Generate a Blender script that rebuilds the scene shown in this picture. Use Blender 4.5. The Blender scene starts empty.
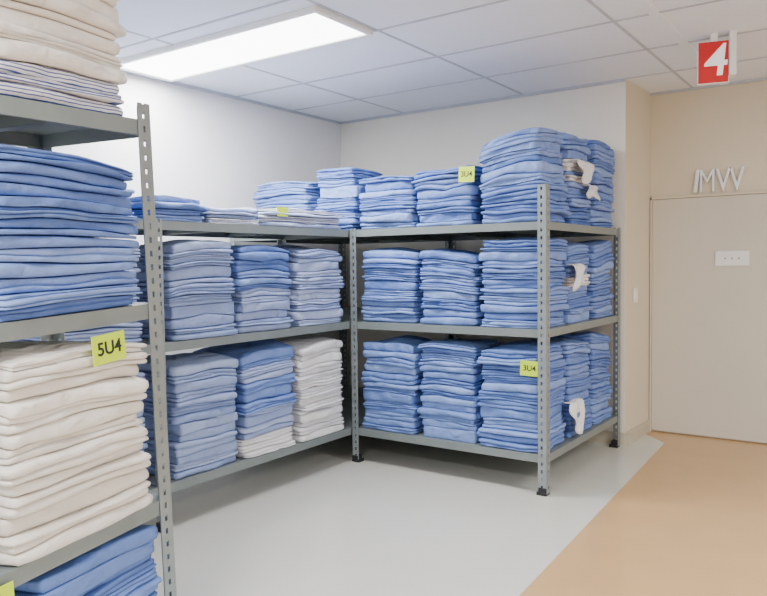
import bpy, bmesh, math, random
import numpy as np
from mathutils import Vector, Matrix
random.seed(7)
rng=np.random.default_rng(11)
COL=bpy.context.scene.collection

# ------------------------------------------------------------------ materials
def new_mat(name):
    m=bpy.data.materials.new(name); m.use_nodes=True
    nt=m.node_tree; b=nt.nodes['Principled BSDF']
    return m,nt,b
def s2l(c):
    return tuple(((x/255)/12.92 if x/255<=0.04045 else ((x/255+0.055)/1.055)**2.4) for x in c)
def simple(name,rgb,rough=.6,metal=0.,noise=0.05,scale=6.,bump=0.,bscale=60.,bdist=.002,emit=0.):
    m,nt,b=new_mat(name); c=s2l(rgb)
    tc=nt.nodes.new('ShaderNodeTexCoord')
    n=nt.nodes.new('ShaderNodeTexNoise'); n.inputs['Scale'].default_value=scale; n.inputs['Detail'].default_value=4
    nt.links.new(tc.outputs['Object'],n.inputs['Vector'])
    r=nt.nodes.new('ShaderNodeValToRGB')
    r.color_ramp.elements[0].position=.3; r.color_ramp.elements[1].position=.7
    r.color_ramp.elements[0].color=(*[x*(1-noise) for x in c],1); r.color_ramp.elements[1].color=(*[min(1,x*(1+noise)) for x in c],1)
    nt.links.new(n.outputs['Fac'],r.inputs['Fac']); nt.links.new(r.outputs['Color'],b.inputs['Base Color'])
    b.inputs['Roughness'].default_value=rough; b.inputs['Metallic'].default_value=metal
    if bump>0:
        n2=nt.nodes.new('ShaderNodeTexNoise'); n2.inputs['Scale'].default_value=bscale; n2.inputs['Detail'].default_value=5
        nt.links.new(tc.outputs['Object'],n2.inputs['Vector'])
        bp=nt.nodes.new('ShaderNodeBump'); bp.inputs['Strength'].default_value=bump; bp.inputs['Distance'].default_value=bdist
        nt.links.new(n2.outputs['Fac'],bp.inputs['Height']); nt.links.new(bp.outputs['Normal'],b.inputs['Normal'])
    if emit>0:
        nt.links.new(r.outputs['Color'],b.inputs['Emission Color']); b.inputs['Emission Strength'].default_value=emit
    return m
def fabric(name,a,bcol,stripe=None):
    m,nt,b=new_mat(name); L=nt.links.new
    tc=nt.nodes.new('ShaderNodeTexCoord'); oi=nt.nodes.new('ShaderNodeObjectInfo')
    mix=nt.nodes.new('ShaderNodeMix'); mix.data_type='RGBA'
    mix.inputs['A'].default_value=(*s2l(a),1); mix.inputs['B'].default_value=(*s2l(bcol),1)
    n=nt.nodes.new('ShaderNodeTexNoise'); n.inputs['Scale'].default_value=5; n.inputs['Detail'].default_value=2
    L(tc.outputs['Object'],n.inputs['Vector'])
    ad=nt.nodes.new('ShaderNodeMath'); ad.operation='MULTIPLY_ADD'; ad.inputs[1].default_value=.5
    L(n.outputs['Fac'],ad.inputs[0])
    mu=nt.nodes.new('ShaderNodeMath'); mu.operation='MULTIPLY_ADD'; mu.inputs[1].default_value=.7; mu.inputs[2].default_value=-.1
    L(oi.outputs['Random'],mu.inputs[0]); L(mu.outputs[0],ad.inputs[2])
    L(ad.outputs[0],mix.inputs['Factor'])
    col=mix.outputs['Result']
    if stripe:
        w=nt.nodes.new('ShaderNodeTexWave'); w.wave_type='BANDS'; w.bands_direction='Z'; w.inputs['Scale'].default_value=26; w.inputs['Distortion'].default_value=1.2
        L(tc.outputs['Object'],w.inputs['Vector'])
        rr=nt.nodes.new('ShaderNodeValToRGB'); rr.color_ramp.elements[0].position=.66; rr.color_ramp.elements[1].position=.76
        L(w.outputs['Fac'],rr.inputs['Fac'])
        m2=nt.nodes.new('ShaderNodeMix'); m2.data_type='RGBA'; m2.inputs['B'].default_value=(*s2l(stripe),1)
        L(rr.outputs['Color'],m2.inputs['Factor']); L(col,m2.inputs['A']); col=m2.outputs['Result']
    L(col,b.inputs['Base Color'])
    b.inputs['Roughness'].default_value=.6
    mp=nt.nodes.new('ShaderNodeMapping'); mp.inputs['Scale'].default_value=(1,1,1.3); L(tc.outputs['Object'],mp.inputs['Vector'])
    ofs=nt.nodes.new('ShaderNodeVectorMath'); ofs.operation='ADD'
    ms=nt.nodes.new('ShaderNodeMath'); ms.operation='MULTIPLY'; ms.inputs[1].default_value=31.; L(oi.outputs['Random'],ms.inputs[0])
    L(mp.outputs[0],ofs.inputs[0]); L(ms.outputs[0],ofs.inputs[1])
    n1=nt.nodes.new('ShaderNodeTexNoise'); n1.noise_type='RIDGED_MULTIFRACTAL'; n1.inputs['Scale'].default_value=7; n1.inputs['Detail'].default_value=2; n1.inputs['Distortion'].default_value=.9
    L(ofs.outputs[0],n1.inputs['Vector'])
    n2=nt.nodes.new('ShaderNodeTexNoise'); n2.inputs['Scale'].default_value=15; n2.inputs['Detail'].default_value=1.5; n2.inputs['Distortion'].default_value=1.2; L(ofs.outputs[0],n2.inputs['Vector'])
    b1=nt.nodes.new('ShaderNodeBump'); b1.inputs['Strength'].default_value=.9; b1.inputs['Distance'].default_value=.016; L(n1.outputs['Fac'],b1.inputs['Height'])
    b2=nt.nodes.new('ShaderNodeBump'); b2.inputs['Strength'].default_value=.7; b2.inputs['Distance'].default_value=.010; L(n2.outputs['Fac'],b2.inputs['Height'])
    L(b1.outputs[0],b2.inputs['Normal']); L(b2.outputs[0],b.inputs['Normal'])
    return m
M={}
M['blue']=fabric('blue_cotton',(78,108,178),(138,163,217))
M['deep']=fabric('mid_blue_cotton',(68,96,162),(114,142,202))
M['pale']=fabric('pale_blue_cotton',(136,154,202),(184,197,228))
M['grey']=fabric('blue_grey_cotton',(118,137,186),(168,183,218))
M['white']=fabric('white_cotton',(212,211,214),(240,238,236))
M['cream']=fabric('cream_cotton',(220,212,202),(241,235,227))
M['stripe']=fabric('striped_cotton',(214,214,222),(236,234,236),stripe=(82,100,158))
M['steel']=simple('painted_grey_steel',(130,138,137),.45,.3,.06,8)
M['steel_light']=simple('galvanised_steel',(144,152,153),.4,.45,.08,12)
M['foot']=simple('black_rubber',(28,28,30),.6)
M['wall']=simple('white_paint',(234,232,231),.8,0,.012,2,.1,90,.001)
M['wallback']=simple('warm_white_paint',(231,226,215),.8,0,.012,2,.1,90,.001)
M['beige']=simple('beige_paint',(215,203,180),.8,0,.012,2,.1,90,.001)
M['door']=simple('beige_door_laminate',(207,199,183),.55,0,.012,3)
M['base']=simple('beige_vinyl_base',(198,186,164),.5)
M['tile']=simple('ceiling_tile',(228,233,243),.9,0,.01,3)
M['tbar']=simple('grey_painted_bar',(182,186,196),.6)
M['floor_g']=simple('grey_vinyl_floor',(205,204,195),.2,0,.02,3,.05,200,.0004)
M['floor_t']=simple('tan_vinyl_floor',(194,156,108),.2,0,.03,4,.05,200,.0004)
M['tag']=simple('yellow_green_card',(206,234,30),.6,0,.03)
M['ink']=simple('black_ink',(25,35,30),.6)
M['plastic']=simple('white_plastic',(235,235,232),.4)
M['red']=simple('red_plastic',(190,25,30),.4,0,.03,emit=.2)
M['wht']=simple('white_sign_face',(245,245,245),.4,emit=.3)
M['letter']=simple('brushed_silver',(225,225,225),.35,.15)
M['lamp']=simple('lamp_diffuser',(250,252,255),.5,emit=10.0)

# ------------------------------------------------------------------ helpers
def link(o): COL.objects.link(o); return o
def obj_from(name,verts,faces,mat,smooth=False,parent=None):
    me=bpy.data.meshes.new(name); me.from_pydata([tuple(v) for v in verts],[],faces); me.update()
    if smooth: me.polygons.foreach_set('use_smooth',[True]*len(me.polygons))
    o=bpy.data.objects.new(name,me); link(o)
    if mat: me.materials.append(mat)
    if parent: o.parent=parent
    return o
def boxdata(x0,x1,y0,y1,z0,z1):
    v=[(x0,y0,z0),(x1,y0,z0),(x1,y1,z0),(x0,y1,z0),(x0,y0,z1),(x1,y0,z1),(x1,y1,z1),(x0,y1,z1)]
    f=[(0,3,2,1),(4,5,6,7),(0,1,5,4),(1,2,6,5),(2,3,7,6),(3,0,4,7)]
    return v,f
def boxes(name,bl,mat,parent=None,bevel=0):
    V=[];F=[]
    for b in bl:
        v,f=boxdata(*b); n=len(V); V+=v; F+=[tuple(i+n for i in q) for q in f]
    o=obj_from(name,V,F,mat,parent=parent)
    if bevel:
        md=o.modifiers.new('bevel','BEVEL'); md.width=bevel; md.segments=2; md.limit_method='ANGLE'
    return o
def structure(o): o['kind']='structure'; return o
def thing(o,label,cat,group=None):
    o['label']=label; o['category']=cat
    if group: o['group']=group
    return o
def empty(name,loc,rot=0):
    e=bpy.data.objects.new(name,None); e.location=loc; e.rotation_euler=(0,0,rot); e.empty_display_size=.1; return link(e)
def text_mesh(name,body,size,extrude,mat,loc,rot,parent=None,shear=0,offset=0,spacing=1.):
    c=bpy.data.curves.new(name,'FONT'); c.body=body; c.size=size; c.extrude=extrude; c.align_x='CENTER'; c.align_y='CENTER'; c.shear=shear; c.offset=offset; c.space_character=spacing
    t=bpy.data.objects.new(name,c); link(t)
    dg=bpy.context.evaluated_depsgraph_get(); me=bpy.data.meshes.new_from_object(t.evaluated_get(dg))
    bpy.data.objects.remove(t)
    me.materials.clear(); me.materials.append(mat)
    o=bpy.data.objects.new(name,me); link(o); o.location=loc; o.rotation_euler=rot
    if parent: o.parent=parent
    return o

# ------------------------------------------------------------------ room shell
XW,YW,ZC,XS,XS2,YD=-4.53,5.775,2.858,-1.7325,-1.711,6.41
structure(boxes('wall_left',[(XW-.1,XW,-2,YW+.1,0,ZC)],M['wall']))
structure(boxes('wall_back',[(XW,XS,YW,YW+.1,0,ZC)],M['wallback']))
structure(obj_from('wall_return',[(XS-.1,YW+.1,0),(XS,YW,0),(XS2,YD,0),(XS2-.1,YD,0),(XS-.1,YW+.1,ZC),(XS,YW,ZC),(XS2,YD,ZC),(XS2-.1,YD,ZC)],[(0,3,2,1),(4,5,6,7),(0,1,5,4),(1,2,6,5),(2,3,7,6),(3,0,4,7)],M['beige']))
structure(boxes('wall_far',[(XS2-.1,3,YD,YD+.1,0,ZC)],M['beige']))
fl=obj_from('floor',[(XW,-2,0),(-1.06,-2,0),(-1.49,6.02,0),(-1.72,6.27,0),(-1.72,YD+.05,0),(XW,YD+.05,0),(3,-2,0),(3,YD+.05,0)],
   [(0,1,2,3,4,5),(1,6,7,4,3,2)],M['floor_g']); fl.data.materials.append(M['floor_t']); fl.data.polygons[1].material_index=1; structure(fl)
structure(boxes('ceiling',[(XW-.1,3,-2,YD+.1,ZC,ZC+.05)],M['tile']))
bars=[]
gx=[-3.78+1.2*i for i in range(6)]; gy=[3.66+.7*i for i in range(-8,4)]
for x in gx: bars.append((x-.009,x+.009,-2,YD,ZC-.004,ZC))
for y in gy: bars.append((XW,3,y-.009,y+.009,ZC-.005,ZC))
bars.append((XW,XW+.02,-2,YW,ZC-.02,ZC)); bars.append((XW,XS,YW-.02,YW,ZC-.02,ZC)); bars.append((XS2,3,YD-.02,YD,ZC-.02,ZC))
structure(boxes('trim_1',bars,M['tbar']))
structure(boxes('trim_2',[(-1.17,-1.12,-2,YD,ZC-.012,ZC-.0)],M['tile']))
structure(boxes('baseboard_back',[(XW,XS,YW-.012,YW,0,.1)],M['base']))
structure(boxes('baseboard_return',[(XS-.02,XS2+.012,YW,YD,0,.1)],M['base']))
structure(boxes('baseboard_left',[(XW,XW+.012,-2,YW,0,.1)],M['base']))
structure(boxes('baseboard_far',[(-.5,3,YD-.012,YD,0,.1)],M['base']))
structure(boxes('door_1',[(-1.69,-.56,YD-.022,YD,.01,1.965)],M['door'],bevel=.003))
structure(boxes('trim_3',[(-1.705,-1.692,YD-.03,YD,0,1.985),(-1.705,-.54,YD-.03,YD,1.968,1.985),(-.558,-.54,YD-.03,YD,0,1.985)],M['beige']))

pl=empty('wall_plate',(-1.07,YD-.022,1.465)); thing(pl,'small white rectangular plate screwed to the beige door','plate')
boxes('plate_body',[(-.125,.125,-.012,0,-.06,.06)],M['plastic'],pl,.004)
for sx in(-.05,.0,.05):
    boxes('screw',[(sx-.006,sx+.006,-.015,-.012,-.006,.006)],M['steel'],pl,.002)
sw=empty('light_switch',(-1.722,6.0,1.18)); thing(sw,'small white light switch on the beige wall corner','switch')
boxes('switch_plate',[(0,.012,-.045,.045,-.06,.06)],M['plastic'],sw,.003)
boxes('rocker',[(.012,.018,-.018,.018,-.03,.03)],M['plastic'],sw,.002)
lt=empty('wall_lettering',(-1.185,YD-.014,2.085)); thing(lt,'silver raised letters fixed on the beige wall above door','lettering')
for ch,xx,wd in (('1',-.165,.95),('M',-.075,.66),('V',.045,.68),('V',.145,.68)):
    q=text_mesh('letter',ch,.26,.016,M['letter'],(xx,-.0,0),(math.pi/2,0,0),lt,offset=0 if ch=='M' else .002,shear=.12 if ch=='1' else 0); q.scale=(wd,1,1)
ex=empty('exit_sign',(-.95,4.98,ZC)); ex.rotation_euler=(0,0,.25); thing(ex,'red and white illuminated sign hanging from the ceiling','sign')
boxes('bracket',[(-.02,.02,-.02,.02,-.06,0),(.085,.125,-.04,.04,-.27,-.0)],M['plastic'],ex,.003)
boxes('sign_housing',[(-.095,.085,-.02,.02,-.31,-.05)],M['plastic'],ex,.004)
boxes('red_panel',[(-.09,.08,-.026,-.02,-.305,-.055)],M['red'],ex)
text_mesh('sign_lettering','4',.27,.002,M['wht'],(0.005,-.029,-.18),(math.pi/2,0,0),ex,shear=.1,offset=.003)

def troffer(x0,x1,y0,y1):
    cx,cy=(x0+x1)/2,(y0+y1)/2; e=empty('ceiling_or_fill_light',(cx,cy,ZC)); thing(e,'long rectangular fluorescent ceiling panel light','ceiling light','fluorescent ceiling panels')
    a,b=(x1-x0)/2,(y1-y0)/2; t=.03
    boxes('light_frame',[(-a,a,-b,-b+t,-.03,0),(-a,a,b-t,b,-.03,0),(-a,-a+t,-b+t,b-t,-.03,0),(a-t,a,-b+t,b-t,-.03,0)],M['plastic'],e,.003)
    boxes('light_diffuser',[(-a+t,a-t,-b+t,b-t,-.02,-.008)],M['lamp'],e)
troffer(-4.46,-2.6,3.11,3.65)
troffer(-2.7,-.8,-.6,-.04)  # unseen panel behind the camera, added for fill light
troffer(0.6,2.4,3.07,3.63)  # unseen panel out on the right, also put in as fill

# ------------------------------------------------------------------ shelving
def post_mesh(h,sx,sy,w=.048,z0=0.):
    V=[];F=[]
    def quad(a,b,c,d):
        n=len(V); V.extend([a,b,c,d]); F.append((n,n+1,n+2,n+3))
    pitch=.05; hh=.022; hw=.013
    for side in (0,1):
        def P(u,z): return (sx*u,0,z) if side==0 else (0,sy*u,z)
        z=z0
        while z<h-.001:
            z1=min(z+pitch-hh,h); quad(P(0,z),P(w,z),P(w,z1),P(0,z1))
            if z1<h:
                z2=min(z1+hh,h); c=w*.55
                quad(P(0,z1),P(c-hw/2,z1),P(c-hw/2,z2),P(0,z2)); quad(P(c+hw/2,z1),P(w,z1),P(w,z2),P(c+hw/2,z2))
                z=z2
            else: z=z1
    me=bpy.data.meshes.new('post'); me.from_pydata(V,[],F); me.update()
    bm=bmesh.new(); bm.from_mesh(me); bmesh.ops.remove_doubles(bm,verts=bm.verts,dist=1e-5); bm.to_mesh(me); bm.free()
    me.materials.append(M['steel_light'])
    return me
def shelving(loc,rot,L,D,levels,ph,label,lip=.05,pw=.048,zfar=0.):
    e=empty('shelving_unit',loc,rot); thing(e,label,'shelving unit')
    i=0
    for cxn,sx in((0,1),(L,-1)):
        for cyn,sy in((0,1),(D,-1)):
            hgt=ph[i]; i+=1
            if hgt<=0: continue
            zz=zfar if cxn>0 else 0
            o=bpy.data.objects.new('post',post_mesh(hgt,sx,sy,pw,zz)); link(o); o.parent=e; o.location=(cxn,cyn,.012)
            md=o.modifiers.new('solid','SOLIDIFY'); md.thickness=.003; md.offset=0
            boxes('foot',[(min(cxn,cxn+sx*.06)-.006,max(cxn,cxn+sx*.06)-.0,min(cyn,cyn+sy*.06)-.006,max(cyn,cyn+sy*.06),zz,zz+.022),
                 (min(cxn,cxn+sx*.05)-.004,max(cxn,cxn+sx*.05),min(cyn,cyn+sy*.05)-.004,max(cyn,cyn+sy*.05),zz+.02,zz+.05)],M['foot'],e,.004)
    g=.004
    for z in levels:
        t=.003; x0,x1,y0,y1=g,L-g,g,D-g; zt=z+lip/2; zb=z-lip/2
        boxes('shelf',[(x0,x1,y0,y1,zt-t,zt),(x0,x1,y0,y0+t,zb,zt-t),(x0,x1,y1-t,y1,zb,zt-t),(x0,x0+t,y0+t,y1-t,zb,zt-t),(x1-t,x1,y0+t,y1-t,zb,zt-t),
              (x0+t,x1-t,y0+t,y0+.018,zb,zb+t),(x0+t,x1-t,y1-.018,y1-t,zb,zb+t),
              (x0+L*.33,x0+L*.33+.05,y0+.02,y1-.02,zb+.01,zt-t),(x0+L*.66,x0+L*.66+.05,y0+.02,y1-.02,zb+.01,zt-t)],M['steel'],e)
    return e
S=[.228,1.010,1.677]; XA,YB,XR,YR=-3.26,4.244,-1.752,5.723; YN=2.53
shelving((XA,YB,0),0,XR-XA,YR-YB,S,[1.70,1.70,1.915,1.70],'deep grey slotted-angle shelving stacked with blue folded linen',pw=.055)
shelving((XW+.03,YB,0),0,XA-.01-(XW+.03),YR-YB,S,[1.70,1.70,0,1.70],'grey slotted-angle shelving in the corner holding blue linen')
DA=.66
shelving((XA,YN,0),math.pi/2,YB-YN-.01,DA,S,[1.70,1.70,0,1.70],'grey slotted-angle shelving with pale blue and white linen')
shelving((XA,1.27,0),math.pi/2,1.25,DA,S,[1.70,1.70,0,0],'grey slotted-angle shelving with pale linen beside white wall')
CU=(-2.25,1.762)
CL,CD=1.15,.58
rotC=math.pi/2+math.radians(9.2); TH=math.radians(2.4)
ox=CU[0]-math.cos(rotC)*CL; oy=CU[1]-math.sin(rotC)*CL
SC=[.072,.502,1.243,1.910]
uc=shelving((0,0,0),0,CL,CD,SC,[1.985]*4,'tall grey slotted-angle shelving with white and blue linen stacks',lip=.055,pw=.062,zfar=-.047)
MC=Matrix.Translation((ox,oy,0))@Matrix.Rotation(rotC,4,'Z')@Matrix.Translation((TH*1.35,0,0))@Matrix.Rotation(-TH,4,'Y')
uc.matrix_world=MC

# ------------------------------------------------------------------ folded linen
TOPO={}
def topo(N,Mp):
    key=(N,Mp)
    if key in TOPO: return TOPO[key]
    per=[(i,0) for i in range(N-1)]+[(N-1,j) for j in range(N-1)]+[(i,N-1) for i in range(N-1,0,-1)]+[(0,j) for j in range(N-1,0,-1)]
    P=len(per); F=[]
    idx=lambda i,j:j*N+i
    T=N*N
    for j in range(N-1):
        for i in range(N-1):
            F.append((T+idx(i,j),T+idx(i+1,j),T+idx(i+1,j+1),T+idx(i,j+1)))
            F.append((idx(i,j),idx(i,j+1),idx(i+1,j+1),idx(i+1,j)))
    base=2*T
    def ring(k,p):
        p%=P; i,j=per[p]
        if k==0: return idx(i,j)
        if k==Mp-1: return T+idx(i,j)
        return base+(k-1)*P+p
    for k in range(Mp-1):
        for p in range(P): F.append((ring(k,p),ring(k,p+1),ring(k+1,p+1),ring(k+1,p)))
    TOPO[key]=(per,F); return TOPO[key]
def noise2(X,Y,n=4,f=3.0):
    r=np.zeros_like(X)
    for _ in range(n):
        a=rng.uniform(0,2*math.pi); k=f*rng.uniform(.5,1.6); r=r+np.sin(k*(X*math.cos(a)+Y*math.sin(a))+rng.uniform(0,6.28))
    return r/n
WORD={'blue':'blue','deep':'mid-blue','pale':'pale blue','grey':'blue-grey','white':'white','cream':'cream white','stripe':'blue-striped white'}
NL=[0]
def tri(x):
    return 2/math.pi*np.arcsin(np.sin(x)*.98)
def stack(cx,cy,z0,w,d,h,n,cols,rot=0,group='folded linen on the shelf',label_tail='in a stack on the shelf',messy=1.0,taper=0.0,leaves=(1,1,2,2,3),mat=None,tilt=None,twist=0.,rmax=.011,fray=1.):
    t=rng.uniform(.55,1.45,n); t=t/t.sum()*h
    zk=np.concatenate([[0],np.cumsum(t)])
    N=25
    lin=np.linspace(-1,1,N); lin=np.sign(lin)*np.abs(lin)**.88
    U,Vv=np.meshgrid(lin,lin)
    tx,ty=rng.normal(0,.016,2)*messy if tilt is None else tilt
    sag=rng.uniform(.01,.06)
    ph=rng.uniform(0,6.28,4)
    def rel(X,Y):
        x=X/(w/2); y=Y/(d/2)
        return 1+tx*x+ty*y-sag*(np.abs(x)**3*.5+np.abs(y)**3*.5)+.016*messy*np.sin(2.2*x+ph[0])*np.cos(1.7*y+ph[1])
    amp=[0]+[min(t[k-1],t[k] if k<n else t[k-1])*.22*min(messy,1.3) for k in range(1,n+1)]
    fld=[(rng.uniform(0,6.28),rng.uniform(0,6.28),rng.uniform(0,3.14),rng.uniform(6,18)) for _ in range(n+1)]
    def iface(k,X,Y):
        if k==0: return np.zeros_like(X)+.0
        a,b,c,f=fld[k]
        return zk[k]*rel(X,Y)+amp[k]*tri(f*(X*math.cos(c)+Y*math.sin(c))+a)*np.cos(f*.6*(X*math.sin(c)-Y*math.cos(c))+b)
    cr,sr=math.cos(rot),math.sin(rot)
    drift=np.cumsum(rng.normal(0,.003,(n,2)),0)*messy
    for k in range(n):
        if isinstance(cols,str): cn=cols
        else: cn=cols[min(len(cols)-1,int(k*len(cols)/n))]
        a=w/2*(1+rng.normal(0,.018)*messy-taper*k/n); b=d/2*(1+rng.normal(0,.018)*messy-taper*k/n)
        dx,dy=rng.normal(0,.006,2)*messy+drift[k]; rr=rng.normal(0,.018)*messy+twist*k/n
        Lf=int(rng.choice(leaves))
        if t[k]<.022: Lf=1
        elif t[k]<.034: Lf=min(Lf,2)
        seg=7 if Lf==1 else (5 if Lf==2 else 4)
        Mp=seg*Lf+1
        per,F=topo(N,Mp)
        r=min(t[k]/(2*Lf),rmax*rng.uniform(.6,1.4))*.95+.002
        corner=1-.02*(np.abs(U)**8*np.abs(Vv)**8)
        X=U*(a-r)*corner; Y=Vv*(b-r)*corner
        wob=noise2(X*1,Y*1,4,16)*.008*messy
        X=X+wob*U**3; Y=Y+wob*Vv**3
        Xr=X*math.cos(rr)-Y*math.sin(rr)+dx; Yr=X*math.sin(rr)+Y*math.cos(rr)+dy
        gap=.0018
        Zb=iface(k,Xr,Yr)+gap*(k>0); Zt=iface(k+1,Xr,Yr)-gap
        if k==n-1:
            e=np.maximum(np.abs(U),np.abs(Vv))
            Zt=Zt+noise2(Xr,Yr,6,24)*.008*messy*(1-e**4)*min(1,t[k]/.03)
            Zt=Zt-np.clip(e-.8,0,1)*.015*(t[k]>.02)
        pi=np.array([p[0] for p in per]); pj=np.array([p[1] for p in per])
        px=Xr[pj,pi]; py=Yr[pj,pi]; pb=Zb[pj,pi]; pt=Zt[pj,pi]
        tx_=np.roll(px,-1)-np.roll(px,1); ty_=np.roll(py,-1)-np.roll(py,1); ln=np.hypot(tx_,ty_)+1e-9
        nx,ny=ty_/ln,-tx_/ln
        verts=[np.stack([Xr.ravel(),Yr.ravel(),Zb.ravel()],1),np.stack([Xr.ravel(),Yr.ravel(),Zt.ravel()],1)]
        P=len(per); arc=np.arange(P)/P*2*math.pi
        def env(): return np.clip(np.sin(rng.integers(1,4)*arc+rng.uniform(0,6.28)),0,1)**1.5
        leafoff=[(rng.normal(0,.006)+.005*np.sin(rng.integers(1,5)*arc+rng.uniform(0,6.28))+.004*tri(rng.integers(5,13)*arc+rng.uniform(0,6.28))+.005*fray*env()*tri(rng.integers(13,22)*arc+rng.uniform(0,6.28)))*messy for _ in range(Lf)]
        gro=[np.zeros(P)]+[rng.uniform(-.14,.14)+.2/Lf*tri(rng.integers(2,9)*arc+rng.uniform(0,6.28)) for _ in range(Lf-1)]+[np.zeros(P)]
        skew=.16*np.sin(rng.integers(2,7)*arc+rng.uniform(0,6.28))+.08*env()*tri(rng.integers(9,18)*arc)
        droop=rng.uniform(0,.4)*env()
        for q in range(1,Mp-1):
            li=q//seg; fr=(q%seg)/seg
            if q%seg==0:
                tt=li/Lf+gro[li]; off=np.minimum(leafoff[li-1],leafoff[li])*.5-.007
            else:
                lo=li/Lf+gro[li]; hi=(li+1)/Lf+gro[li+1]
                ang=fr*math.pi; tt=lo+(hi-lo)*(fr*.4+.6*(.5-.5*math.cos(ang))+skew*math.sin(ang)); off=leafoff[li]*math.sin(ang)**.3+r*math.sin(ang)**.55
            z=pb+(pt-pb)*tt
            if k>0: z=z-droop*np.clip(off,0,.02)*.5
            verts.append(np.stack([px+nx*off,py+ny*off,z],1))
        Vt=np.concatenate(verts)
        zc=(zk[k]+zk[k+1])/2
        Vt[:,2]-=zc
        WX=Vt[:,0]*cr-Vt[:,1]*sr; WY=Vt[:,0]*sr+Vt[:,1]*cr; Vt=np.stack([WX,WY,Vt[:,2]],1)
        me=bpy.data.meshes.new('folded_sheet'); me.from_pydata(Vt.tolist(),[],F)
        me.polygons.foreach_set('use_smooth',np.ones(len(F),bool)); me.update()
        me.materials.append(M[cn])
        o=bpy.data.objects.new('folded_sheet',me); link(o)
        loc=Vector((cx,cy,z0+zc+.001))
        if mat is None: o.location=loc
        else: o.matrix_world=mat@Matrix.Translation(loc)
        o['label']=f'{WORD[cn]} folded cotton sheet {label_tail}'; o['category']='folded sheet'; o['group']=group
        NL[0]+=1
s1,s2,s3=[z+.026 for z in S]
g='blue sheets on the deep shelving'
tl='stacked on the deep grey shelving'
X3=[(-3.200,-2.750),(-2.700,-2.270),(-2.225,-1.800)]
tops={0:[.65,.66,.655],1:[.525,.50,.575],2:[.38,.40,.575]}
nl={0:[13,14,13],1:[11,11,13],2:[8,9,12]}
for lv,z in enumerate((s1,s2,s3)):
    for i,(a,b) in enumerate(X3):
        stack((a+b)/2,4.28+.215,z,b-a,.43,tops[lv][i],nl[lv][i],'blue',0,g,tl,messy=1.1 if lv<2 else 1.25,tilt=(.07,.01) if (lv,i)==(2,2) else None)
Y3=[(4.76,5.18),(5.235,5.655)]
for lv,z in enumerate((s1,s2,s3)):
    hs=[[.64,.655],[.55,.565],[.625,.66]][lv]; ns=[[13,12],[11,12],[13,13]][lv]
    for i,(a,b) in enumerate(Y3):
        c='blue'
        if i==0: c=['blue']*6+['white']+['blue']+['white','white']+['blue']*3 if lv==2 else (['blue']*5+['white','white']+['blue']*5 if lv==1 else 'blue')
        stack(-1.775-.23,(a+b)/2,z,.43,b-a,hs[i],ns[i],c,0,g,tl,messy=1.0 if lv<2 else 1.2)
g='blue sheets on the corner shelving'; tl='stacked on the corner shelving'
stack(-3.98,4.50,s3,.56,.43,.41,9,'blue',0,g,tl,messy=1.2)
stack(-3.45,4.51,s3,.37,.43,.47,10,'blue',0,g,tl,messy=1.2)
g='linen on the wall shelving'; tl='stacked on the wall shelving'
YA=[(2.65,3.13),(3.175,3.645),(3.70,4.165)]
for i,(a,b) in enumerate(YA):
    stack(XA-.02-.25,(a+b)/2,s2,.50,b-a,[.57,.55,.54][i],[12,12,11][i],['grey',['grey','blue'],'pale'][i],0,g,tl,messy=1.15,tilt=[(0,.03),(0,-.02),None][i])
    stack(XA-.02-.25,(a+b)/2,s1,.50,b-a,[.66,.685,.69][i],[13,14,14][i],['grey',['white','pale','pale','blue','pale','blue'],'white'][i],0,g,tl,messy=1.05)
stack(XA-.27,2.72,s3,.5,.38,.14,4,'blue',0,g,tl)
stack(XA-.27,3.15,s3,.5,.42,.10,3,['stripe','grey','pale'],0,g,tl)
stack(XA-.27,3.80,s3,.5,.76,.13,4,['pale','stripe','pale','stripe'],0,g,tl)
stack(XA-.27,2.22,s2,.5,.46,.54,11,'grey',0,g,tl)
stack(XA-.27,2.22,s1,.5,.46,.66,12,'grey',0,g,tl)
stack(XA-.27,2.20,s3,.5,.46,.16,4,'blue',0,g,tl)
g='linen on the tall near shelving'; tl='stacked on the tall grey shelving'
def cstack(u0,u1,z,h,n,cols,dep=.46,v0=-.0,**kw):
    stack(CL-(u0+u1)/2,v0+dep/2,z+.03,u1-u0,dep,h,n,cols,0,g,tl,mat=MC,**kw)
cstack(.10,.66,SC[3],.44,11,['stripe','cream','cream','cream','cream'],v0=.01,rmax=.014,leaves=(1,1,2))
cstack(.09,.66,SC[2],.52,15,['blue','blue','blue','deep','blue','deep'],v0=.0,messy=1.1,tilt=(-.04,0))
cstack(.09,.68,SC[1],.635,14,'cream',v0=-.01,taper=.06,messy=1.0,rmax=.014,leaves=(1,1,1,2),tilt=(-.02,0))
cstack(.085,.62,SC[0],.35,8,'deep',v0=.0)

def drape(x,y,z,w,l,seed,label):
    n=14; V=[];F=[]
    for j in range(n):
        s=j/(n-1)
        for i in range(n):
            u=i/(n-1)-.5
            if s<.25: px=-.03+s/.25*.05; pz=.004*math.sin(9*u)
            else: px=.02+.014*math.sin(9*u+5*s+seed)+.01*(s-.25); pz=-(s-.25)/.75*l*(1+.25*math.sin(5*u+seed))
            V.append((px,u*w*(1-.35*max(0,s-.3))*(1+.1*math.sin(11*s+seed))+.012*math.sin(8*s+seed),pz))
    for j in range(n-1):
        for i in range(n-1): F.append((j*n+i,j*n+i+1,(j+1)*n+i+1,(j+1)*n+i))
    e=obj_from('white_cloth',V,F,M['white'],True); e.location=(x,y,z)
    md=e.modifiers.new('s','SOLIDIFY'); md.thickness=.006
    thing(e,label,'cloth')
    return e
c1=drape(-1.768,4.76,.51,.23,.18,1,'crumpled white cloth with blue mark hanging from blue stack')
V=[(.036,.032*math.cos(a*math.pi/8)-.01,-.085+.02*math.sin(a*math.pi/8)) for a in range(16)]
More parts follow.
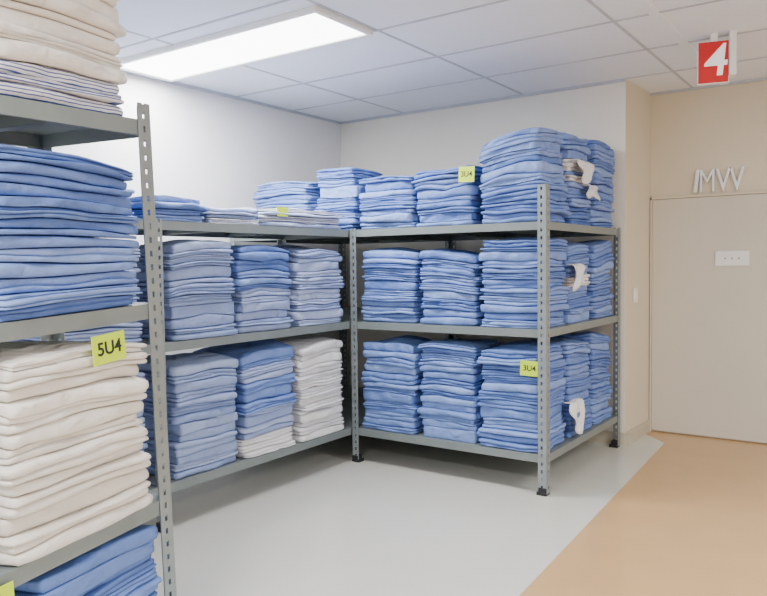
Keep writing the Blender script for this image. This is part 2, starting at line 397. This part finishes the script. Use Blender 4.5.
obj_from('printed_mark',V,[tuple(range(16))],M['deep'],parent=c1)
drape(-1.768,4.93,2.13,.28,.12,2,'crumpled white cloth hanging out of the tall blue stack')
drape(-1.768,5.07,1.98,.22,.08,5,'small white cloth flap hanging from the tall blue stack')
drape(-1.768,4.80,1.43,.22,.14,4,'white cloth hanging from the middle shelf stack')

# ------------------------------------------------------------------ card labels
def tag(loc,rot,w,hh,txt,label,size,tilt=0,mat=None):
    e=obj_from('paper_label',*boxdata(-w/2,w/2,-.0015,.0015,-hh/2,hh/2),M['tag'])
    if mat is None:
        e.location=loc; e.rotation_euler=(0,tilt,rot)
    else: e.matrix_world=mat@Matrix.Translation(loc)@Matrix.Rotation(tilt,4,'Y')
    thing(e,label,'label')
    if txt: text_mesh('lettering',txt,size,.0005,M['ink'],(0,-.0025,0),(math.pi/2,0,0),e,offset=.0012 if size>.06 else .0005)
tag((CL-.293,-.035,1.145),0,.142,.098,'5U4','bright yellow-green card label with handwriting on white sheets',.062,-.05,MC)
tag((-2.30,4.25,2.03),0,.115,.10,'3U4','yellow-green card label on the blue linen stack',.05,.05)
tag((-1.865,4.25,.79),0,.125,.095,'3U4','yellow-green card label on the lowest blue stack',.05,.03)
tag((XA-.005,3.54,1.80),math.pi/2,.10,.06,'','small yellow-green label on striped linen',.03)
tag((CL-.72,-.008,.47),0,.06,.07,'','yellow-green card label on the near shelf edge',.03,0,MC)

# ------------------------------------------------------------------ lights & world
def area(name,loc,sx,sy,power,col=(1,1,1),rot=(0,0,0)):
    l=bpy.data.lights.new(name,'AREA'); l.shape='RECTANGLE'; l.size=sx; l.size_y=sy; l.energy=power; l.color=col
    o=bpy.data.objects.new(name,l); o.location=loc; o.rotation_euler=rot; link(o); return o
area('lamp',( -3.53,3.38,ZC-.05),1.7,.45,95,(.97,.985,1))
area('lamp',(-1.75,-.32,ZC-.05),1.7,.45,200,(.99,.995,1))  # added fill lamp under the unseen rear panel
area('lamp',(1.5,3.35,ZC-.05),1.7,.45,125,(1,.99,.97))  # added fill lamp under the unseen right-hand panel
w=bpy.data.worlds.new('w'); bpy.context.scene.world=w; w.use_nodes=True
bg=w.node_tree.nodes['Background']; bg.inputs[0].default_value=(.985,.99,1,1); bg.inputs[1].default_value=1.22

# ------------------------------------------------------------------ camera
cd=bpy.data.cameras.new('camera'); cam=bpy.data.objects.new('camera',cd); link(cam)
cd.sensor_width=36; cd.lens=732.96/767*36
cam.matrix_world=Matrix.Translation((0,0,1.45))@Matrix.Rotation(.6101,4,'Z')@Matrix.Rotation(math.pi/2-.0458,4,'X')@Matrix.Rotation(-.0119,4,'Z')
cd.clip_start=.05
bpy.context.scene.camera=cam
print('layers',NL[0])
